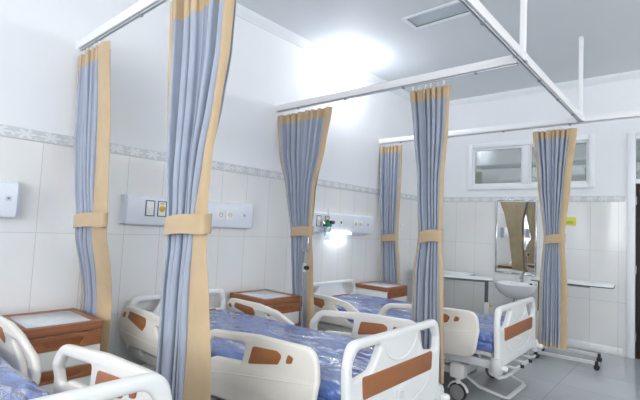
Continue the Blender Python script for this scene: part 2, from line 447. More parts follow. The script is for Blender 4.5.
for i, y in enumerate(RAILY):
    x1 = XR-.022 if i < 2 else 4.6
    t = thing('curtain_rail', RLAB[i], 'curtain rail', (0, y, RZ), 'curtain rails from the left wall')
    L = t.location
    bm = bmesh.new(); rail_bm(bm, (.004, y, RZ), (x1, y, RZ)); obj('rail_profile', shift(bm, L), ALU, t)
    bm = bmesh.new(); track_bm(bm, (.01, y, RZ), (x1-.01, y, RZ)); obj('track', shift(bm, L), TRACK, t)
    bm = bmesh.new(); box(bm, 0, .008, y-.03, y+.03, RZ+.005, RZ+.075, .002); obj('wall_plate', shift(bm, L), ALU, t)
    clips((0, y, RZ), (x1, y, RZ), 4 if i < 2 else 7, L, t)
t = thing('curtain_rail', 'long white curtain rail crossing the room on hangers from the ceiling', 'curtain rail', (XR, 2, RZ))
L = t.location
bm = bmesh.new(); rail_bm(bm, (XR, Y0+.02, RZ), (XR, 4.902, RZ)); obj('rail_profile', shift(bm, L), ALU, t)
bm = bmesh.new(); track_bm(bm, (XR, Y0+.03, RZ), (XR, 4.90, RZ)); obj('track', shift(bm, L), TRACK, t)
clips((XR, Y0, RZ), (XR, 4.8, RZ), 14, L, t)
for y in (-.8, 1.097, 3.0, 4.88):
    bm = bmesh.new(); box(bm, XR-.018, XR+.018, y-.018, y+.018, RZ+.06, ZC, .003); h = obj('hanger', shift(bm, L), ALU, t)
    bm = bmesh.new(); box(bm, XR-.03, XR+.03, y-.03, y+.03, RZ+.016, RZ+.07, .005); obj('bracket', shift(bm, L), ALU, h)

# ------------------------------------------------------------------ curtains
def interp(prof, z):
    prof = sorted(prof)
    if z <= prof[0][0]: return prof[0][1:]
    for a, b in zip(prof, prof[1:]):
        if z <= b[0]:
            t = (z-a[0])/(b[0]-a[0]); t = t*t*(3-2*t)*.5+t*.5
            return tuple(p+(q-p)*t for p, q in zip(a[1:], b[1:]))
    return prof[-1][1:]

def make_curtain(label, y0, prof, zt, zb, zw, n, amp, lb, rb, seed, band=.092, side=-1, drift=None, flap=1., lin_end=.93):
    """prof rows: (z, x_left, x_right); lb / rb rows: (z, share of the width that is border); zw the height of the tie"""
    rnd = random.Random(seed)
    t = thing('hospital_curtain', label, 'curtain', (prof[0][1], y0, zb), 'gathered bed curtains')
    L = Vector(t.location)
    ph = [rnd.uniform(-.5, .5) for _ in range(n+2)]; am = [rnd.uniform(.7, 1.25) for _ in range(n+2)]
    def width(z): a, b = interp(prof, z); return b-a
    wtop = width(zt)
    drift = drift or [(0, 0.)]
    def yc(z): return y0+interp(drift, z)[0]
    def squeeze(z): return math.exp(-((z-zw)/.16)**2)
    def pleat(q, z):
        q0 = q; q = min(1, max(0, q+.022*math.sin(2*PI*q*1.6+seed)*math.sin(PI*q)+.012*math.sin(2*PI*q*3.3+seed*2+z*.8)*math.sin(PI*q)))
        i = min(int(q*n), n-1); f = q*n-i
        a = am[i]*(1-f)+am[i+1]*f; p = ph[i]*(1-f)+ph[i+1]*f
        s = squeeze(z)
        lowf = .5+.5*min(1, max(0, (zt-z)/1.2))
        a *= .25+.75*min(1, (1-q0)/.1)
        h = abs(math.sin(PI*q*n+p*lowf+.12*math.sin(z*1.7+p*5)))**.75
        h2 = abs(math.sin(PI*q*n*.5+p*2+.4))
        return side*a*amp*(1.75*h-.95+.35*(h2-.6))*(1-.45*s)
    def main(q, z):
        a, b = interp(prof, z); l = interp(lb, z)[0]; r = interp(rb, z)[0]
        s = l+(1-l-r)*q
        x = a+(b-a)*s+.35*amp*math.sin(4*PI*q*n+.6)*(b-a)/max(wtop, .3)*.5
        return x, yc(z)+pleat(q, z)+.006*math.sin(9*q+z*2.3)
    def left(q, z):
        a, b = interp(prof, z); l = interp(lb, z)[0]
        s = (l+.03)*q; x = a+(b-a)*s
        return x, yc(z)+side*(amp*.8*(1-.5*(1-q))*(1-.35*squeeze(z)))+.01*math.sin(z*3+seed)*(1-q)
    def right(q, z):
        a, b = interp(prof, z); r = interp(rb, z)[0]
        s = 1-(r+.03)*(1-q); x = a+(b-a)*s
        bulge = math.sin(PI*min(1, q*1.05))*.5
        k = (b-a)*r
        return x, yc(z)+side*(amp*.5+.004+flap*.12*k*bulge)-side*(.008+amp*.45)*q**3+.008*math.sin(z*2.6+seed+q*2)
    def sheet(name, fn, q0, q1, z0, z1, nq, nz, mats, off=0., parent=t):
        bm = bmesh.new(); F = []; B = []
        th = .003
        zs = [z1+(z0-z1)*j/nz for j in range(nz+1)]
        for z in zs:
            rf = []; rbk = []
            for i in range(nq+1):
                q = q0+(q1-q0)*i/nq; e = 1e-3
                x, y = fn(q, z); xa, ya = fn(q-e, z); xb, yb = fn(q+e, z)
                tx, ty = xb-xa, yb-ya; m = math.hypot(tx, ty) or 1; nx, ny = -ty/m, tx/m      # points to +y
                if ny < 0 and abs(ny) > .999: nx, ny = -nx, -ny
                rf.append(bm.verts.new((x-nx*(th/2+off), y-ny*(th/2+off), z))); rbk.append(bm.verts.new((x+nx*(th/2+off), y+ny*(th/2+off), z)))
            F.append(rf); B.append(rbk)
        for j in range(nz):
            for i in range(nq):
                bm.faces.new((F[j][i], F[j+1][i], F[j+1][i+1], F[j][i+1])).material_index = 0
                bm.faces.new((B[j][i], B[j][i+1], B[j+1][i+1], B[j+1][i])).material_index = len(mats)-1
            for i in (0, nq):
                bm.faces.new((F[j][i], B[j][i], B[j+1][i], F[j+1][i])).material_index = 0
        for j in (0, nz):
            for i in range(nq): bm.faces.new((F[j][i], F[j][i+1], B[j][i+1], B[j][i])).material_index = 0
        return obj(name, shift(bm, L), mats, parent, angle=70)
    nz = 40
    sheet('cloth_panel', main, 0, 1, zb+.03, zt-band+.004, n*14, nz, [BLUE])
    def lining(q, z):
        a, b = interp(prof, z); l = .02; rr = interp(rb, z)[0]*.3
        return a+(b-a)*(l+(lin_end-l-rr)*q), yc(z)-side*(amp*1.08+.005)*(1-.5*squeeze(z))+.004*math.sin(2*PI*n*q+seed)
    sheet('lining', lining, 0, 1, zb+.01, zt-.012, n*8, nz, [TAN])
    sheet('header_band', main, 0, 1, zt-band, zt, n*14, 4, [BEIGE], .0012)
    sheet('hem_band', main, 0, 1, zb, zb+.034, n*14, 2, [BEIGE], .0012)
    sheet('border', left, 0, 1, zb, zt, 8, nz, [BEIGE, TAN])
    sheet('border', right, 0, 1, zb, zt, 14, nz, [BEIGE, TAN])
    # tie round the waist
    bm = bmesh.new(); a, b = interp(prof, zw); cx = (a+b)/2+.012; rx = (b-a)/2-.006; ry = amp*.8+.010
    N = 40; h = .043; rows = []
    for dz, o in ((-h, .004), (-h, 0), (h, 0), (h, .004)):
        row = []
        for k in range(N):
            th = 2*PI*k/N; c, s = math.cos(th), math.sin(th)
            c = math.copysign(abs(c)**.7, c); s = math.copysign(abs(s)**.7, s)
            row.append(bm.verts.new((cx+(rx+o)*c, yc(zw)+side*.006+(ry+o)*s, zw+dz+.012*c+.004*math.sin(3*th))))
        rows.append(row)
    for i in range(4):
        A, Bq = rows[i], rows[(i+1) % 4]
        for k in range(N): bm.faces.new((A[k], A[(k+1) % N], Bq[(k+1) % N], Bq[k]))
    obj('tie_back', shift(bm, L), BEIGE, t, angle=50)
    # gliders that hang the cloth from the track
    for k in range(max(5, n-1)):
        q = (k+.25)/max(5, n-1); x, y = main(q, zt)
        bm = bmesh.new(); tube(bm, [(x, y, zt-.03), (x, (y+y0)/2, zt+.008), (x, y0, RZ-.012)], .0035, 6); box(bm, x-.006, x+.006, y0-.006, y0+.006, RZ-.016, RZ-.0045, .002)
        obj('hook', shift(bm, L), ALU, t)
    return t

ONE = lambda v: [(0, v)]
make_curtain('blue-grey curtain with wide beige edge tied against the wall beside the nearest cabinet', 1.097,
    [(2.47, .03, .505), (1.9, .06, .60), (1.51, .14, .62), (1.33, .187, .637), (1.13, .12, .575), (.83, .02, .445), (.27, .02, .47)],
    2.45, .27, 1.315, 5, .033, ONE(.05), [(2.45, .27), (1.3, .28), (.3, .32)], 3, drift=[(1.3, 0.), (.80, .15), (.27, .155)], flap=.4, lin_end=.86)
make_curtain('tall pale blue curtain gathered closest to the camera, behind the nearest bed', 1.097,
    [(2.47, 1.262, 1.772), (2.1, 1.295, 1.765), (1.86, 1.315, 1.728), (1.63, 1.337, 1.69), (1.44, 1.35, 1.68), (1.32, 1.352, 1.680), (1.21, 1.375, 1.687), (.99, 1.366, 1.725), (.77, 1.362, 1.754), (.27, 1.36, 1.80)],
    2.45, .27, 1.325, 6, .043, ONE(.06), [(2.45, .015), (1.9, .03), (1.63, .09), (1.32, .22), (1.0, .31), (.3, .36)], 11, flap=.5, lin_end=.79, band=.118)
make_curtain('blue-grey curtain tied under the lit lamp, between the second and third beds', 3.008,
    [(2.47, .02, .736), (2.08, .078, .673), (1.69, .205, .573), (1.29, .285, .564), (.88, .34, .60), (.27, .42, .66)],
    2.46, .27, 1.29, 8, .037, ONE(.03), [(2.46, .03), (1.7, .03), (1.29, .08), (.9, .20), (.3, .28)], 5, flap=.4)
make_curtain('blue-grey curtain falling behind the open footboard of the middle bed', 3.008,
    [(2.45, 1.555, 1.886), (2.13, 1.595, 1.88), (1.74, 1.646, 1.853), (1.32, 1.671, 1.855), (1.02, 1.645, 1.877), (.27, 1.64, 1.908)],
    2.455, .27, 1.315, 7, .036, ONE(.035), [(2.45, .035), (1.3, .04), (.3, .05)], 8)
make_curtain('small blue-grey curtain tied in the far corner beside the last cabinet', 4.924,
    [(2.47, .01, .355), (2.01, .024, .351), (1.25, .077, .331), (.95, .075, .351), (.27, .07, .40)],
    2.465, .27, 1.24, 6, .032, ONE(.04), [(2.46, .04), (.3, .04)], 2, drift=[(1.3, 0.), (.76, .05), (.27, .06)])
make_curtain('blue curtain with beige edges hanging in front of the transom window and sink mirror', 4.924,
    [(2.47, 1.95, 2.364), (1.94, 2.009, 2.316), (1.36, 2.076, 2.265), (.82, 2.042, 2.299), (.25, 2.036, 2.301)],
    2.465, .25, 1.335, 7, .034, [(2.46, .05), (1.3, .06), (.3, .09)], [(2.46, .11), (1.33, .2), (.3, .2)], 6, flap=.5)

# ------------------------------------------------------------------ beds
def foot_rail_shapes():
    """(outline, opening, brown inset, small inset) in (along the bed, height)"""
    out = fillet([(.09, .405, .09), (.895, .405, .16), (.92, .60, .12), (.90, .755, .2), (.50, .775, .2), (.085, .765, .14), (-.005, .66, .12), (.0, .50, .06)], 10)
    hole = fillet([(.06, .59, .035), (.17, .625, .06), (.395, .628, .02), (.415, .722, .012), (.13, .722, .06), (.06, .65, .06)], 6)
    ins = fillet([(.45, .628, .012), (.67, .655, .02), (.695, .70, .02), (.655, .718, .02), (.48, .718, .02)], 5)
    small = fillet([(.715, .665, .012), (.76, .672, .012), (.772, .70, .012), (.735, .712, .012)], 5)
    return out, hole, ins, small
def head_rail_shapes():
    out = fillet([(.07, .405, .14), (.83, .405, .03), (.89, .43, .04), (.86, .555, .16), (.68, .64, .2), (.45, .672, .2), (.05, .675, .14), (-.01, .55, .12)], 10)
    hole = fillet([(.50, .605, .03), (.63, .590, .06), (.775, .51, .05), (.805, .455, .02), (.72, .455, .03), (.60, .53, .05)], 6)
    ins = fillet([(.13, .60, .02), (.38, .545, .02), (.41, .585, .02), (.385, .63, .02), (.15, .645, .02)], 5)
    small = fillet([(.05, .595, .012), (.092, .592, .012), (.098, .625, .012), (.068, .632, .012)], 5)
    return out, hole, ins, small

def board_shapes(zb, zt, W=.49):
    out = fillet([(-W+.02, zb, .02), (W-.02, zb, .02), (W, zt-.12, .25), (W-.03, zt, .11), (-W+.03, zt, .11), (-W, zt-.12, .25)], 8)
    def cut(s):
        p = [(.19, zt-.042, .015), (.40, zt-.042, .05), (.445, zt-.10, .03), (.44, zt-.172, .02), (.285, zt-.152, .03), (.24, zt-.11, .03)]
        p = [(s*a, b, r) for a, b, r in p]
        return fillet(p if s < 0 else p[::-1], 6)
    return out, [cut(-1), cut(1)]

def ellip(cx, cy, a, b, n=28): return [Vector((cx+a*math.cos(2*PI*k/n), cy+b*math.sin(2*PI*k/n))) for k in range(n)]

def caster(x, y, parent, flip=1):
    r = .072
    bm = bmesh.new()
    My = Matrix.Translation((x, y, r+.001)) @ Matrix.Rotation(PI/2, 4, 'X')
    lathe(bm, [(0, -.024), (r-.012, -.024), (r-.004, -.02), (r, -.012), (r, .012), (r-.004, .02), (r-.012, .024), (0, .024)], 28, My)
    w = obj('caster_wheel', bm, RUBBER, parent)
    for s in (-1, 1):
        bm = bmesh.new(); lathe(bm, [(0, s*.031), (r-.022, s*.030), (r-.012, s*.026), (r-.012, s*.022)], 28, My); obj('hub_cap', bm, GREYPL, w)
    bm = bmesh.new()
    arc = [(x+math.cos(a)*(r+.008), y, r+math.sin(a)*(r+.008)) for a in [math.radians(q) for q in range(10, 171, 16)]]
    tube(bm, arc, .016, 8, flat=.55); lathe(bm, [(0, 2*r-.004), (.02, 2*r-.004), (.02, 2*r+.08), (0, 2*r+.08)], 16, Matrix.Translation((x, y, 0)))
    obj('caster_fork', bm, LAMIN, w)

def make_bed(label):
    t = thing('hospital_bed', label, 'hospital bed', (0, 0, 0), 'white hospital beds in a row')
    up = []
    # headboard and footboard
    for nm, x0, x1, zt, zb in (('headboard', .085, .13, .755, .36), ('footboard', 2.125, 2.17, .80, .345)):
        out, holes = board_shapes(zb, zt)
        th = x1-x0; xm = (x0+x1)/2
        b = obj(nm, plate(out, holes, th, .017, lambda u, v, w: (xm+w, u, v)), ABS, t); up.append(b)
        zi = zt-.265
        bm = plate(fillet([(-.36, zi, .02), (.36, zi, .02), (.37, zi+.10, .02), (-.37, zi+.10, .02)], 5), [], th+.006, .002, lambda u, v, w: (xm+w, u, v), 1)
        obj('inset_panel', bm, INSET, b)
        s = 1 if nm == 'footboard' else -1
        xo = x1 if s > 0 else x0
        # raised medallion between the hand holes, groove arc and small badge below
        bm = bmesh.new()
        tube(bm, [(xo, math.cos(a)*.17, zt-.045-.10*math.sin(a)) for a in [PI*k/18 for k in range(19)]], .004, 6)
        tube(bm, [(xo, math.cos(a)*.33, zi-.015-.11*math.sin(a)) for a in [PI*k/24 for k in range(25)]], .0035, 6)
        obj('relief_line', bm, ABS, b)
        if s > 0:
            bm = bmesh.new(); box(bm, xo-.002, xo+.004, -.035, .035, zi-.085, zi-.025, .002); e = obj('badge', bm, LAMIN, b)
            bm = bmesh.new(); frame_bars(bm, -.02, .02, zi-.072, zi-.038, .005, lambda bm, a, b2, c, d: box(bm, xo+.003, xo+.006, a, b2, c, d, .001)); obj('badge_outline', bm, PANELD, e)
            for q in (-1, 1):
                bm = bmesh.new(); lathe(bm, [(0, .31), (.035, .31), (.045, .325), (.045, .40), (.038, .42), (0, .425)], 20, Matrix.Translation((2.15, q*.475, 0)))
                o = obj('corner_bumper', bm, STEEL, t); up.append(o)
                bm = bmesh.new(); lathe(bm, [(0, -.014), (.024, -.014), (.028, -.008), (.028, .008), (.024, .014), (0, .014)], 18, Matrix.Translation((2.205, q*.475, .365))); obj('bumper_roller', bm, SOCK, o)
    # side rails: the pair on the side nearer the camera, the pair on the other side
    for sy in (-1, 1):
        for kind, x0, shp in (('head', .095, head_rail_shapes()), ('foot', 1.115, foot_rail_shapes())):
            out, hole, ins, small = shp
            def fn(u, v, w, x0=x0, sy=sy, kind=kind):
                if kind == 'foot': v = v+.06*(u/.9-1)
                bulge = .022*math.sin(max(0, min(1, (v-.40)/.22))*PI)      # lower panel bellies outwards
                return (x0+u, sy*(.515+bulge)+w, v)
            bm = plate(out, [hole], .040, .016, fn)
            r = obj('side_rail', bm, ABSW, t); up.append(r)
            r['side'] = 'near' if sy < 0 else 'far'
            obj('inset_panel', plate(ins, [], .046, .002, fn, 1), INSET, r); obj('inset_button', plate(small, [], .046, .002, fn, 1), INSET, r)
            for xx in (x0+.25, x0+.6):
                bm = bmesh.new(); tube(bm, [(xx, sy*.50, .47), (xx, sy*.485, .43), (xx, sy*.485, .36), (xx+.03, sy*.44, .33)], .014, 8, flat=.7)
                obj('rail_arm', bm, STEEL, r)
            # crease along the lower panel
            bm = bmesh.new()
            pts = [(.06, .50), (.25, .49), (.5, .475), (.82, .47)] if kind == 'head' else [(.07, .53), (.3, .56), (.6, .58), (.89, .60)]
            tube(bm, [Vector(fn(u, v, sy*.018)) for u, v in pts], .004, 6); obj('relief_line', bm, ABSW, r)
    # deck and understructure that move with the boards
    bm = bmesh.new()
    for a, b in ((.15, .80), (.82, 1.10), (1.12, 1.50), (1.52, 2.10)): box(bm, a, b, -.44, .44, .415, .448, .012)
    up.append(obj('mattress_deck', bm, STEEL, t))
    bm = bmesh.new()
    for s in (-1, 1): box(bm, .12, 2.14, s*.45-.02, s*.45+.02, .335, .395, .006)
    for x in (.14, .7, 1.3, 2.10): box(bm, x-.02, x+.02, -.44, .44, .345, .385, .005)
    for x in (.3, .95, 1.6, 2.0):
        for s in (-1, 1): box(bm, x-.012, x+.012, s*.40-.012, s*.40+.012, .38, .418, .002)
    up.append(obj('upper_frame', bm, STEEL, t))
    bm = bmesh.new()
    for x in (.45, 1.75): box(bm, x-.05, x+.05, -.06, .06, .13, .36, .01)
    tube(bm, [(.5, .1, .30), (1.1, .1, .24), (1.7, .1, .28)], .03, 10); box(bm, .95, 1.25, -.16, -.03, .26, .33, .01)
    up.append(obj('lift_actuator', bm, DSTEEL, t))
    bm = bmesh.new()
    tube(bm, [(2.09, -.44, .30), (2.14, -.40, .262), (2.16, -.3, .255), (2.16, .3, .255), (2.14, .40, .262), (2.09, .44, .30)], .013, 10)
    tube(bm, [(2.09, -.44, .30), (2.09, -.44, .36)], .013, 8); tube(bm, [(2.09, .44, .30), (2.09, .44, .36)], .013, 8)
    up.append(obj('foot_bar', bm, STEEL, t))
    for y in (-.22, 0, .22):
        bm = bmesh.new(); tube(bm, [(2.05, y, .315), (2.20, y, .315), (2.215, y+.01, .315), (2.215, y+.09, .315)], .010, 8); c = obj('crank', bm, STEEL, t); up.append(c)
        bm = bmesh.new(); tube(bm, [(2.215, y+.085, .315), (2.245, y+.085, .315)], .014, 10); obj('crank_grip', bm, RUBBER, c)
    # wheeled base
    bm = bmesh.new()
    for s in (-1, 1): box(bm, .30, 1.86, s*.34-.03, s*.34+.03, .19, .25, .01)
    for x in (.34, 1.82): box(bm, x-.045, x+.045, -.40, .40, .20, .275, .015)
    box(bm, .38, .52, -.31, .31, .195, .245, .006); box(bm, 1.68, 1.82, -.31, .31, .195, .245, .006)
    obj('base_frame', bm, STEEL, t)
    for x in (.34, 1.82):
        for s in (-1, 1):
            bm = bmesh.new(); box(bm, x-.06, x+.06, s*.40-.05, s*.40+.05, .185, .305, .022, 3); obj('base_cover', bm, LAMIN, t)
            caster(x, s*.40, t)
    bm = bmesh.new()
    pts = [(1.84, -.30, .185), (1.95, -.29, .12), (2.13, -.24, .075), (2.15, -.21, .07), (2.15, .21, .07), (2.13, .24, .075), (1.95, .29, .12), (1.84, .30, .185)]
    tube(bm, pts, .018, 8, flat=.55); obj('brake_pedal', bm, STEEL, t)
    for o in up: o['lifts'] = 1
    return t

def mattress_bm(seed):
    bm = bmesh.new(); nx, ny = 96, 44
    x0, x1, y0, y1, z0, z1 = .15, 2.105, -.445, .445, 0, .138
    def top(x, y):
        p = Vector((x*3.1+seed*9, y*4.3, seed)); h = noise.noise(p)*.007+noise.noise(p*2.7)*.004
        k = abs(noise.noise(Vector((x*4+y*3+seed*3, y*2-x*1.2, 4.))))
        return z1+h+.012*max(0, .22-k)
    def edge(t): return 1-max(0, 1-t/.035)**2
    rows = []
    for i in range(nx+1):
        x = x0+(x1-x0)*i/nx; r = []
        for j in range(ny+1):
            y = y0+(y1-y0)*j/ny
            d = min(x-x0, x1-x, y-y0, y1-y)
            r.append(bm.verts.new((x, y, top(x, y)-.028*(1-edge(d)))))
        rows.append(r)
    for i in range(nx):
        for j in range(ny): bm.faces.new((rows[i][j], rows[i+1][j], rows[i+1][j+1], rows[i][j+1]))
    ring = [rows[i][0] for i in range(nx+1)]+[rows[nx][j] for j in range(1, ny+1)]+[rows[i][ny] for i in range(nx-1, -1, -1)]+[rows[0][j] for j in range(ny-1, 0, -1)]
    prev = ring
    for lev, z in enumerate((.10, .078, .072, .066, .04, .012, 0)):
        cur = []
        for v in ring:
            p = v.co; q = Vector((p.x*6+seed, p.y*6, z*20)); o = .006*noise.noise(q)
            if z == .072: o -= .008
            if z == 0: o -= .012
            cx = max(x0+.05, min(x1-.05, p.x)); cy = max(y0+.05, min(y1-.05, p.y))
            dv = Vector((p.x-cx, p.y-cy, 0)); dv = dv.normalized() if dv.length else dv
            cur.append(bm.verts.new((p.x+dv.x*(o+.004), p.y+dv.y*(o+.004), z)))
        for k in range(len(ring)): bm.faces.new((prev[k], cur[k], cur[(k+1) % len(ring)], prev[(k+1) % len(ring)]))
        prev = cur
    bm.faces.new(prev)
    return bm

BLAB = ['white hospital bed nearest the camera, cut off by the bottom edge',
        'middle white hospital bed, its big brown panelled footboard in front of the hanging curtain',
        'farthest white hospital bed with its casters and brake pedal showing']
MLAB = ['blue plastic-wrapped mattress on the nearest, cut-off bed',
        'blue plastic-wrapped mattress on the middle bed, shiny with creases',
        'blue plastic-wrapped mattress on the farthest bed beside the overbed table']
BEDS = [(.225, .03, .035, .91, .04), (1.968, .0, .022, .91, .03), (3.865, -.03, .014, 1., .015)]   # y, height, tilt, width factor, raise of the head rails
proto = make_bed(BLAB[1])
beds = []
for i, (yc, dz, ti, wf, hr) in enumerate(BEDS):
    b = proto if i == 1 else copy_tree(proto)
    b['label'] = BLAB[i]; b.location = (0, yc, 0); b.scale = (1, wf, 1); beds.append(b)
for b, (yc, dz, ti, wf, hr) in zip(beds, BEDS):
    for ch in list(b.children):
        if ch.get('lifts'):
            ch.location.z = dz; ch.rotation_euler.y = -ti
            if ch.name.startswith('side_rail'):
                if ch.data.vertices[0].co.x < 1.05: ch.location.z = dz+(hr if ch['side'] == 'near' or yc < 1 else 0)
                elif yc < 1: ch.location.x = .12; ch.location.z = dz+.03
            if yc < 1 and ch.name.startswith('footboard'): ch.scale.y = 1.10; ch.location.z = dz+.008
    # on the farthest bed the rails of the far side are let down out of sight; on the nearest the camera-side pair is out of frame
    if yc > 3 or yc < 1:
        for ch in list(b.children):
            if ch.get('side') == ('far' if yc > 3 else 'near'): ch.location.z += -.235 if yc > 3 else 0
for b in beds:
    for ch in list(b.children):
        for kx in ('lifts', 'side'):
            if kx in ch: del ch[kx]
for i, (yc, dz, ti, wf, hr) in enumerate(BEDS):
    m = obj('mattress', mattress_bm(i+1.3), FILM, angle=60); m.location = (-.449*ti, yc, .450+dz); m.rotation_euler.y = -ti; m.scale = (1, wf, 1)
    tag(m, MLAB[i], 'mattress', 'blue wrapped mattresses')

# ------------------------------------------------------------------ bedside cabinets (front faces +x)
def make_cabinet(label):
    H, W, D = .72, .44, .49
    t = thing('bedside_cabinet', label, 'bedside cabinet', (0, 0, 0), 'bedside cabinets along the wall')
    bm = bmesh.new(); box(bm, .02, D-.02, -W/2+.006, W/2-.006, .07, H-.055, .004); obj('body', bm, LAMIN, t)
    bm = bmesh.new(); box(bm, .012, D+.006, -W/2, W/2, H-.05, H-.012, .006)
    o = obj('top_frame', bm, WOOD, t)
    bm = bmesh.new(); frame_bars(bm, .012, D+.006, -W/2, W/2, .045, lambda bm, a, b, c, d: box(bm, a, b, c, d, H-.014, H, .003)); obj('rim', bm, WOOD, o)
    bm = bmesh.new(); box(bm, .055, D-.037, -W/2+.043, W/2-.043, H-.012, H-.005, .001); obj('inlay', bm, INLAY, o)
    x = D-.02
    for z0, z1, hb in ((.47, H-.055, .085), (.275, .465, .07)):
        bm = bmesh.new(); box(bm, x, x+.02, -W/2+.006, W/2-.006, z0, z1, .003); f = obj('drawer', bm, LAMIN, t)
        bm = plate(fillet([(-W/2+.006, z1-hb), (W/2-.006, z1-hb), (W/2-.006, z1), (-W/2+.006, z1)]),
                   [fillet([(-.115, z1-.03, .004), (-.085, z1-hb+.018, .006), (.085, z1-hb+.018, .006), (.115, z1-.03, .004)], 3)], .012, .002, lambda u, v, w: (x+.024+w, u, v), 1)
        obj('handle_strip', bm, WOOD, f)
        bm = plate(fillet([(-.115, z1-.03, .004), (-.085, z1-hb+.018, .006), (.085, z1-hb+.018, .006), (.115, z1-.03, .004)], 3), [], .003, .0005, lambda u, v, w: (x+.021+w, u, v), 1)
        obj('finger_recess', bm, WOOD, f)
    bm = bmesh.new(); box(bm, x, x+.02, -W/2+.006, W/2-.006, .08, .27, .003); obj('door', bm, LAMIN, t)
    for sx in (.07, D-.07):
        for sy in (-1, 1):
            bm = bmesh.new(); yy = sy*(W/2-.05)
            lathe(bm, [(0, -.012), (.022, -.012), (.026, -.008), (.026, .008), (.022, .012), (0, .012)], 16, Matrix.Translation((sx, yy, .026)) @ Matrix.Rotation(PI/2, 4, 'X'))
            box(bm, sx-.014, sx+.014, yy-.017, yy+.017, .045, .075, .003); obj('caster', bm, GREYPL, t)
    return t
CLAB = ['brown and white bedside cabinet behind the nearest bed, in front of the wall curtain',
        'brown and white bedside cabinet behind the rails of the middle bed',
        'brown and white bedside cabinet in the far corner, past the farthest bed']
c0 = make_cabinet(CLAB[0])
for i, (y, sz, sy, px) in enumerate(((.957, .98, 1., .03), (2.718, .975, 1., .03), (4.655, .915, 1.06, .03))):
    c = c0 if i == 0 else copy_tree(c0)
    c['label'] = CLAB[i]; c.location = (px, y, 0); c.scale = (1, sy, sz)

# ------------------------------------------------------------------ bedhead service panels
def panel_body(t, y0, y1, zm=1.405, L=None):
    h = .115
    prof = [(0, -h), (.045, -h), (.062, -h+.004), (.074, -h+.036), (.076, h-.05), (.070, h-.016), (.050, h), (0, h)]
    bm = bmesh.new(); R = []
    ys = [y0+.018, y1-.018]
    for y in ys: R.append([bm.verts.new((p, y, zm+q)) for p, q in prof])
    for k in range(8): bm.faces.new((R[0][k], R[0][(k+1) % 8], R[1][(k+1) % 8], R[1][k]))
    bm.faces.new(R[0]); bm.faces.new(R[1])
    obj('housing', shift(bm, L), PANEL, t, angle=28)
    for ya, yb in ((y0+.019, y0), (y1-.019, y1)):
        bm = bmesh.new(); A = [bm.verts.new((p, ya, zm+q)) for p, q in prof]; B = [bm.verts.new((p*.86, yb, zm+q*.95)) for p, q in prof]
        for k in range(8): bm.faces.new((A[k], A[(k+1) % 8], B[(k+1) % 8], B[k]))
        bm.faces.new(A); bm.faces.new(B); obj('end_cap', shift(bm, L), PANELD, t, angle=28)
def outlet(t, y, z, cap, L):
    bm = bmesh.new(); f = lambda bm, a, b, c, d: box(bm, .074, .082, a, b, c, d, .002)
    frame_bars(bm, y-.038, y+.038, z-.062, z+.062, .008, f); o = obj('gas_outlet', shift(bm, L), OUTF, t)
    bm = bmesh.new(); box(bm, .074, .079, y-.031, y+.031, z-.055, z+.055, .001); obj('face_plate', shift(bm, L), SOCK, o)
    bm = bmesh.new(); lathe(bm, [(0, .0), (.024, 0), (.024, .008), (.018, .012), (.008, .012), (.006, .004), (0, .004)], 18, Matrix.Translation((.078, y, z)) @ Matrix.Rotation(PI/2, 4, 'Y')); obj('valve', shift(bm, L), cap, o)
    bm = bmesh.new(); box(bm, .078, .080, y-.018, y+.018, z+.034, z+.046); obj('marking', shift(bm, L), cap, o)
def socket(t, y, z, L, x=.075, wl=.046):
    bm = bmesh.new(); box(bm, x-.002, x+.008, y-wl, y+wl, z-wl, z+wl, .003); o = obj('power_socket', shift(bm, L), SOCK, t)
    bm = bmesh.new(); tube(bm, [(x+.008, y+.019*math.cos(a), z+.019*math.sin(a)) for a in [2*PI*k/18 for k in range(18)]], .002, 6, closed=True); obj('ring', shift(bm, L), GREYPL, o)
    bm = bmesh.new()
    for s in (-1, 1): box(bm, x+.007, x+.0085, y+s*.009-.003, y+s*.009+.003, z-.003, z+.004)
    obj('pin_hole', shift(bm, L), DARK, o)
def bedhead(label, y0, y1, outs, socks, nurse, zm=1.405):
    t = thing('bedhead_panel', label, 'bedhead panel', (0, (y0+y1)/2, zm), 'bedhead service panels on the wall'); L = t.location
    panel_body(t, y0, y1, zm, L)
    for y, c in outs: outlet(t, y, zm+.015, c, L)
    for y in socks: socket(t, y, zm, L)
    bm = bmesh.new(); box(bm, .074, .080, nurse-.016, nurse+.016, zm-.012, zm+.020, .002); o = obj('call_button', shift(bm, L), PANELD, t)
    bm = bmesh.new(); box(bm, .079, .0815, nurse-.007, nurse+.007, zm-.003, zm+.011, .001); obj('push_button', shift(bm, L), GREYPL, o)
    return t, L
bedhead('pale blue bedhead panel cut off by the edge of the photo', -.45, .80, [(.0, SOCK), (.1, YELL)], [.48, .58], .735, 1.425)
bedhead('pale blue bedhead panel with two sockets, crossed by the nearest curtain', 1.46, 2.705, [(1.655, SOCK), (1.755, YELL)], [2.32, 2.42], 2.585, 1.41)
t, L = bedhead('pale blue bedhead panel with green oxygen valve and lit reading lamp', 3.50, 4.755, [(3.645, SOCK), (3.79, YELL)], [4.34, 4.44], 4.61, 1.395)
bm = bmesh.new(); box(bm, .074, .083, 4.02, 4.07, 1.34, 1.47, .003); o = obj('switch_plate', shift(bm, L), SOCK, t)
bm = bmesh.new(); box(bm, .082, .087, 4.034, 4.056, 1.39, 1.42, .002); obj('rocker', shift(bm, L), DARK, o)
bm = bmesh.new(); box(bm, .0, .10, 3.87, 4.24, 1.262, 1.29, .008); o = obj('reading_lamp', shift(bm, L), LAMP2, t)
bm = bmesh.new(); box(bm, .0, .045, 4.25, 4.62, 1.255, 1.281, .006); obj('cable_cover', shift(bm, L), PANELD, t)
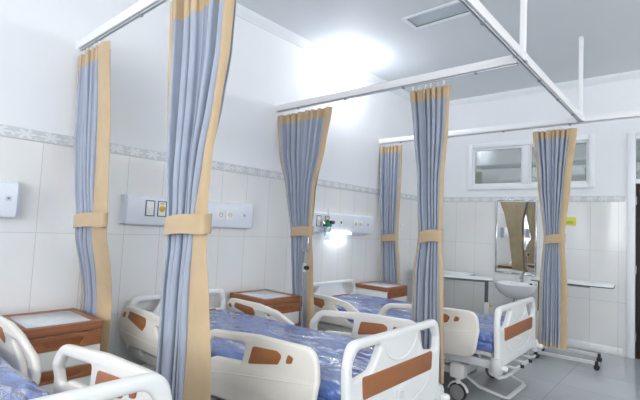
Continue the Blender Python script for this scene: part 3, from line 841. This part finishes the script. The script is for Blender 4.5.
# oxygen flowmeter plugged into the panel
t = thing('oxygen_flowmeter', 'green oxygen flowmeter with clear bottle plugged into the lit panel', 'flowmeter', (.12, 3.735, 1.38)); L = t.location.copy(); t.location.x += .014
bm = bmesh.new(); box(bm, .09, .15, 3.69, 3.78, 1.35, 1.385, .008); lathe(bm, [(0, 1.385), (.02, 1.385), (.022, 1.41), (.012, 1.425), (0, 1.425)], 14, Matrix.Translation((.12, 3.735, 0))); obj('valve_body', shift(bm, L), GREEN, t)
bm = bmesh.new(); tube(bm, [(.093, 3.645, 1.41), (.11, 3.66, 1.40), (.12, 3.70, 1.37)], .012, 8); obj('probe', shift(bm, L), CHROME, t)
bm = bmesh.new(); lathe(bm, [(0, 1.42), (.012, 1.42), (.012, 1.50), (.004, 1.505), (.003, 1.56), (0, 1.56)], 12, Matrix.Translation((.12, 3.735, 0))); obj('flow_tube', shift(bm, L), GLASS, t)
bm = bmesh.new(); tube(bm, [(.13, 3.78, 1.40), (.13, 3.83, 1.40)], .02, 12); obj('knob', shift(bm, L), DARK, t)
bm = bmesh.new(); lathe(bm, [(0, 1.35), (.036, 1.35), (.04, 1.335), (.04, 1.215), (.032, 1.20), (0, 1.20)], 20, Matrix.Translation((.12, 3.735, 0))); b = obj('humidifier_bottle', shift(bm, L), glass_material('bottle_plastic', (225, 235, 240), .25, .1), t)

# small wall socket in the far corner
t = thing('wall_socket', 'small white socket on the wall beside the far corner curtain', 'wall socket', (0, 5.58, 1.40)); L = t.location
bm = bmesh.new(); box(bm, 0, .012, 5.53, 5.63, 1.355, 1.445, .004); o = obj('cover_plate', shift(bm, L), SOCK, t)
bm = bmesh.new(); box(bm, .011, .014, 5.595, 5.607, 1.39, 1.41, .001); obj('pin_hole', shift(bm, L), GREYPL, t)

# ------------------------------------------------------------------ lights in the room
t = thing('ceiling_lamp', 'round white lamp glowing where ceiling and left wall meet', 'lamp', (.17, 3.97, ZC)); L = t.location
Mx = Matrix.Translation((.17, 3.97, 0))
bm = bmesh.new(); lathe(bm, [(0, ZC), (.10, ZC), (.10, ZC-.03), (0, ZC-.03)], 32, Mx); obj('base', shift(bm, L), UPVC, t)
bm = bmesh.new(); lathe(bm, [(.0, ZC-.012), (.12, ZC-.012), (.135, ZC-.03), (.13, ZC-.06), (.105, ZC-.09), (.06, ZC-.107), (0, ZC-.112)], 32, Mx); obj('diffuser', shift(bm, L), LAMPM, t)
t = thing('recessed_light', 'unlit rectangular light recessed in the ceiling', 'ceiling light', (1.455, 3.635, ZC)); L = t.location
bm = bmesh.new()
frame_bars(bm, LP[0]-.03, LP[1]+.03, LP[2]-.03, LP[3]+.03, .036, lambda bm, a, b, c, d: box(bm, a, b, c, d, ZC-.008, ZC+.004, .002)); obj('frame', shift(bm, L), UPVC, t)
bm = bmesh.new(); frame_bars(bm, LP[0], LP[1], LP[2], LP[3], .006, lambda bm, a, b, c, d: box(bm, a, b, c, d, ZC, ZC+.02)); obj('recess_side', shift(bm, L), DSTEEL, t)
bm = bmesh.new(); box(bm, LP[0]+.004, LP[1]-.004, LP[2]+.004, LP[3]-.004, ZC+.012, ZC+.02); obj('diffuser', shift(bm, L), OFFL, t, smooth=False)

def light(kind, name, loc, power, size=.1, color=(1, 1, 1), rot=(0, 0, 0), sy=None):
    l = bpy.data.lights.new(name, kind); l.energy = power; l.color = color
    if kind == 'AREA':
        l.size = size
        if sy: l.shape = 'RECTANGLE'; l.size_y = sy
    elif kind == 'POINT': l.shadow_soft_size = size
    o = bpy.data.objects.new(name, l); o.location = loc; o.rotation_euler = rot; COL.objects.link(o); return o
light('POINT', 'ceiling_lamp_bulb', (.17, 3.97, ZC-.2), 20, .08, (.88, .94, 1))
light('AREA', 'reading_lamp_tube', (.06, 4.05, 1.258), .7, .06, (.9, .95, 1), (0, 0, 0), .34)
light('POINT', 'corridor_lamp', (1.2, 7.6, 3.1), 55, .1, (1, .96, .9))
for a, b, c, e in BW:
    o = light('AREA', 'daylight_portal', ((a+b)/2, Y0-.16, (c+e)/2), 1, b-a, rot=(PI/2, 0, 0), sy=e-c); o.data.cycles.is_portal = True
for a, b, c, e in FILL_RW:
    o = light('AREA', 'daylight_portal', (X1+.16, (a+b)/2, (c+e)/2), 1, e-c, rot=(0, PI/2, 0), sy=b-a); o.data.cycles.is_portal = True

# ------------------------------------------------------------------ mirror, sink, sign on the far wall
t = thing('wall_mirror', 'tall rectangular mirror above the sink reflecting curtains', 'mirror', (1.39, YF, .83)); L = t.location
bm = bmesh.new(); box(bm, 1.13, 1.655, YF-.018, YF-.004, .83, 1.84, .001); obj('backing_board', shift(bm, L), TRACK, t)
bm = bmesh.new(); box(bm, 1.146, 1.639, YF-.021, YF-.0175, .852, 1.818, .0005); obj('mirror_glass', shift(bm, L), MIRR, t, smooth=False)
bm = bmesh.new(); frame_bars(bm, 1.125, 1.66, .826, 1.845, .016, lambda bm, a, b, c, d: box(bm, a, b, YF-.024, YF-.004, c, d, .003)); obj('frame', shift(bm, L), CHROME, t)

t = thing('wash_basin', 'white oval wash basin under the mirror', 'wash basin', (1.46, YF, .56)); L = t.location
bm = bmesh.new(); cx, cy = 1.47, YF-.235
def basin_ring(a, b, z, n=36):
    r = []
    for k in range(n):
        th = 2*PI*k/n; s = math.sin(th)
        r.append(bm.verts.new((cx+a*math.cos(th), min(YF-.002, cy+b*s*(1.0 if s < 0 else 1.02)), z)))
    return r
prof = [(.06, .05, .53), (.12, .10, .545), (.20, .17, .59), (.245, .215, .65), (.265, .235, .705), (.268, .238, .72), (.258, .228, .728), (.235, .205, .724), (.215, .185, .69), (.16, .13, .63), (.05, .04, .615)]
rs = [basin_ring(*p) for p in prof]
for A, B in zip(rs, rs[1:]):
    for k in range(36): bm.faces.new((A[k], A[(k+1) % 36], B[(k+1) % 36], B[k]))
bm.faces.new(rs[0]); bm.faces.new(rs[-1])
box(bm, cx-.12, cx+.12, YF-.11, YF-.002, .66, .73, .02)
obj('basin_bowl', shift(bm, L), CERAM, t, angle=60)
bm = bmesh.new(); tube(bm, [(cx, cy, .55), (cx, cy, .40), (cx, cy+.03, .36), (cx, YF-.05, .36), (cx, YF, .37)], .022, 10); tube(bm, [(cx, cy, .50), (cx, cy, .44)], .034, 12); obj('drain_pipe', shift(bm, L), CHROME, t)
bm = bmesh.new(); tube(bm, [(cx+.03, YF-.07, .725), (cx+.03, YF-.07, .80), (cx+.03, YF-.08, .83)], [.02, .018, .016], 12)
tube(bm, [(cx+.03, YF-.075, .79), (cx+.03, YF-.15, .80), (cx+.03, YF-.17, .785)], .012, 10); tube(bm, [(cx+.03, YF-.08, .83), (cx+.035, YF-.03, .862)], .009, 8)
obj('faucet', shift(bm, L), CHROME, t)
bm = bmesh.new(); lathe(bm, [(0, 0), (.018, 0), (.018, .012), (.006, .016), (.006, .026), (0, .026)], 14, Matrix.Translation((cx+.18, YF-.20, .724))); obj('stopper', shift(bm, L), RUBBER, t)

t = thing('yellow_sign', 'small yellow sign on the tiled wall beside the far curtain', 'sign', (2.065, YF, 1.57)); L = t.location
bm = bmesh.new(); box(bm, 1.99, 2.115, YF-.004, YF, 1.515, 1.62, .001); obj('sign_plate', shift(bm, L), SIGNM, t)
bm = bmesh.new()
for k, x in enumerate((2.005, 2.028, 2.051, 2.072)):
    tube(bm, [(x+.009*math.cos(a), YF-.005, 1.555+.014*math.sin(a)) for a in [2*PI*j/12 for j in range(12)]], .003, 5, closed=True)
obj('lettering', shift(bm, L), INK, t)

# ------------------------------------------------------------------ overbed tables
def overbed(label, loc, rz, length, width, post_dir, ztop, foot_dirs=True, orange=False):
    """root at the post's foot; the top and feet run from the post along +x (post_dir=1) or -x"""
    t = thing('overbed_table', label, 'overbed table', loc, 'overbed tables by the far wall', rz)
    s = post_dir
    ov = .07
    o2 = fillet([(-s*ov, -width/2, .06), (s*(length-ov), -width/2, .06), (s*(length-ov), width/2, .06), (-s*ov, width/2, .06)], 6)
    if s < 0: o2 = o2[::-1]
    obj('table_top', plate(o2, [], .014, .004, lambda u, v, w: (u, v, ztop-.007+w)), TBLTOP, t)
    obj('edge_band', plate([p*1.0 for p in fillet([(-s*ov-s*.004, -width/2-.004, .06), (s*(length-ov+.004), -width/2-.004, .06), (s*(length-ov+.004), width/2+.004, .06), (-s*ov-s*.004, width/2+.004, .06)], 6)], [], .010, .003, lambda u, v, w: (u, v, ztop-.019+w)), TBLEDGE, t)
    bm = bmesh.new(); box(bm, min(0, s*length*.6)-.02, max(0, s*length*.6)+.02, -.03, .03, ztop-.055, ztop-.026, .004); obj('support_arm', bm, DSTEEL, t)
    bm = bmesh.new(); box(bm, -.022, .022, -.035, .035, .45, ztop-.04, .006); obj('inner_post', bm, TBLEDGE, t)
    bm = bmesh.new(); box(bm, -.03, .03, -.043, .043, .06, .50, .006); obj('outer_post', bm, STEEL, t)
    if orange:
        bm = bmesh.new(); tube(bm, [(.03, -.02, .47), (.065, -.02, .47)], .02, 12); obj('clamp_knob', bm, YELL, t)
    for y in (-.19, .19):
        bm = bmesh.new(); box(bm, min(-s*.05, s*.60), max(-s*.05, s*.60), y-.02, y+.02, .055, .085, .006); f = obj('foot_bar', bm, STEEL, t)
        for x in (0, s*.57):
            bm = bmesh.new(); Mc = Matrix.Translation((x, y, .027)) @ Matrix.Rotation(PI/2, 4, 'X')
            lathe(bm, [(0, -.02), (.022, -.02), (.027, -.015), (.027, .015), (.022, .02), (0, .02)], 16, Mc); box(bm, x-.016, x+.016, y-.024, y+.024, .04, .09, .005); obj('caster', bm, RUBBER, f)
    bm = bmesh.new(); box(bm, -.03, .03, -.21, .21, .055, .09, .006); obj('cross_bar', bm, STEEL, t)
    return t
overbed('overbed table whose post stands left of the wash basin', (1.27, 5.55, 0), math.radians(22), .80, .36, -1, .80, orange=True)
overbed('overbed table farthest back, behind the curtain at the middle bed\'s foot', (.20, 5.88, 0), 0, .80, .36, 1, .795)
overbed('overbed table at right with wheeled base, partly behind the far curtain', (1.90, 5.52, 0), math.radians(5), .78, .44, 1, .875)

# ------------------------------------------------------------------ infusion stand in front of the curtain
t = thing('infusion_stand', 'slim chrome infusion stand in front of the curtain under the lit lamp', 'infusion stand', (.60, 2.885, 0)); L = t.location
bm = bmesh.new(); tube(bm, [(.60, 2.885, .05), (.60, 2.885, 1.0)], .0125, 12); obj('outer_pole', shift(bm, L), CHROME, t)
bm = bmesh.new(); tube(bm, [(.60, 2.885, .98), (.60, 2.885, 1.12)], .008, 10)
tube(bm, [(.565, 2.885, 1.24), (.565, 2.885, 1.13), (.58, 2.885, 1.115), (.62, 2.885, 1.115), (.635, 2.885, 1.13), (.635, 2.885, 1.24), (.62, 2.885, 1.255), (.58, 2.885, 1.255)], .006, 8, closed=True); obj('hook_loop', shift(bm, L), CHROME, t)
bm = bmesh.new(); tube(bm, [(.60, 2.885, .93), (.60, 2.885, 1.01)], .018, 12); c = obj('clamp', shift(bm, L), STEEL, t)
bm = bmesh.new(); tube(bm, [(.61, 2.885, .97), (.645, 2.885, .97)], .018, 10); obj('clamp_knob', shift(bm, L), RUBBER, c)
for k in range(4):
    a = PI/4+k*PI/2-.3
    ex, ey = .60+.13*math.cos(a), 2.885+.13*math.sin(a)
    bm = bmesh.new(); tube(bm, [(.60, 2.885, .07), (ex, ey, .05)], .012, 8); l = obj('leg', shift(bm, L), STEEL, t)
    bm = bmesh.new(); lathe(bm, [(0, .0), (.014, 0), (.018, .012), (.018, .03), (.012, .045), (0, .045)], 12, Matrix.Translation((ex, ey, 0))); obj('caster', shift(bm, L), RUBBER, l)

# ------------------------------------------------------------------ world, camera, view
w = bpy.data.worlds.new('World'); SC.world = w; w.use_nodes = True
nt = w.node_tree; bg = nt.nodes['Background']
bg.inputs['Color'].default_value = (.96, .985, 1, 1); bg.inputs['Strength'].default_value = 10.8
cam = bpy.data.cameras.new('camera'); co = bpy.data.objects.new('camera', cam); COL.objects.link(co); SC.camera = co
Rw = [[0.7516660417483797, 0.6577577940619277, 0.04850614428203604], [-0.00334923385113918, 0.07735073620790749, -0.9969983180731576], [-0.6595354003500747, 0.7492473209554249, 0.06034490638144374]]
M = Matrix(((Rw[0][0], -Rw[1][0], -Rw[2][0]), (Rw[0][1], -Rw[1][1], -Rw[2][1]), (Rw[0][2], -Rw[1][2], -Rw[2][2]))).to_4x4()
co.matrix_world = Matrix.Translation((3.28948, 0, 1.35)) @ M
cam.sensor_fit = 'HORIZONTAL'; cam.sensor_width = 36; cam.lens = 36*432.179/640; cam.clip_start = .05
SC.view_settings.view_transform = 'Standard'; SC.view_settings.look = 'None'; SC.view_settings.gamma = 1
SC.view_settings.use_curve_mapping = False; SC.view_settings.exposure = 0.0
SC.cycles.max_bounces = 10; SC.cycles.diffuse_bounces = 6; SC.cycles.transparent_max_bounces = 12
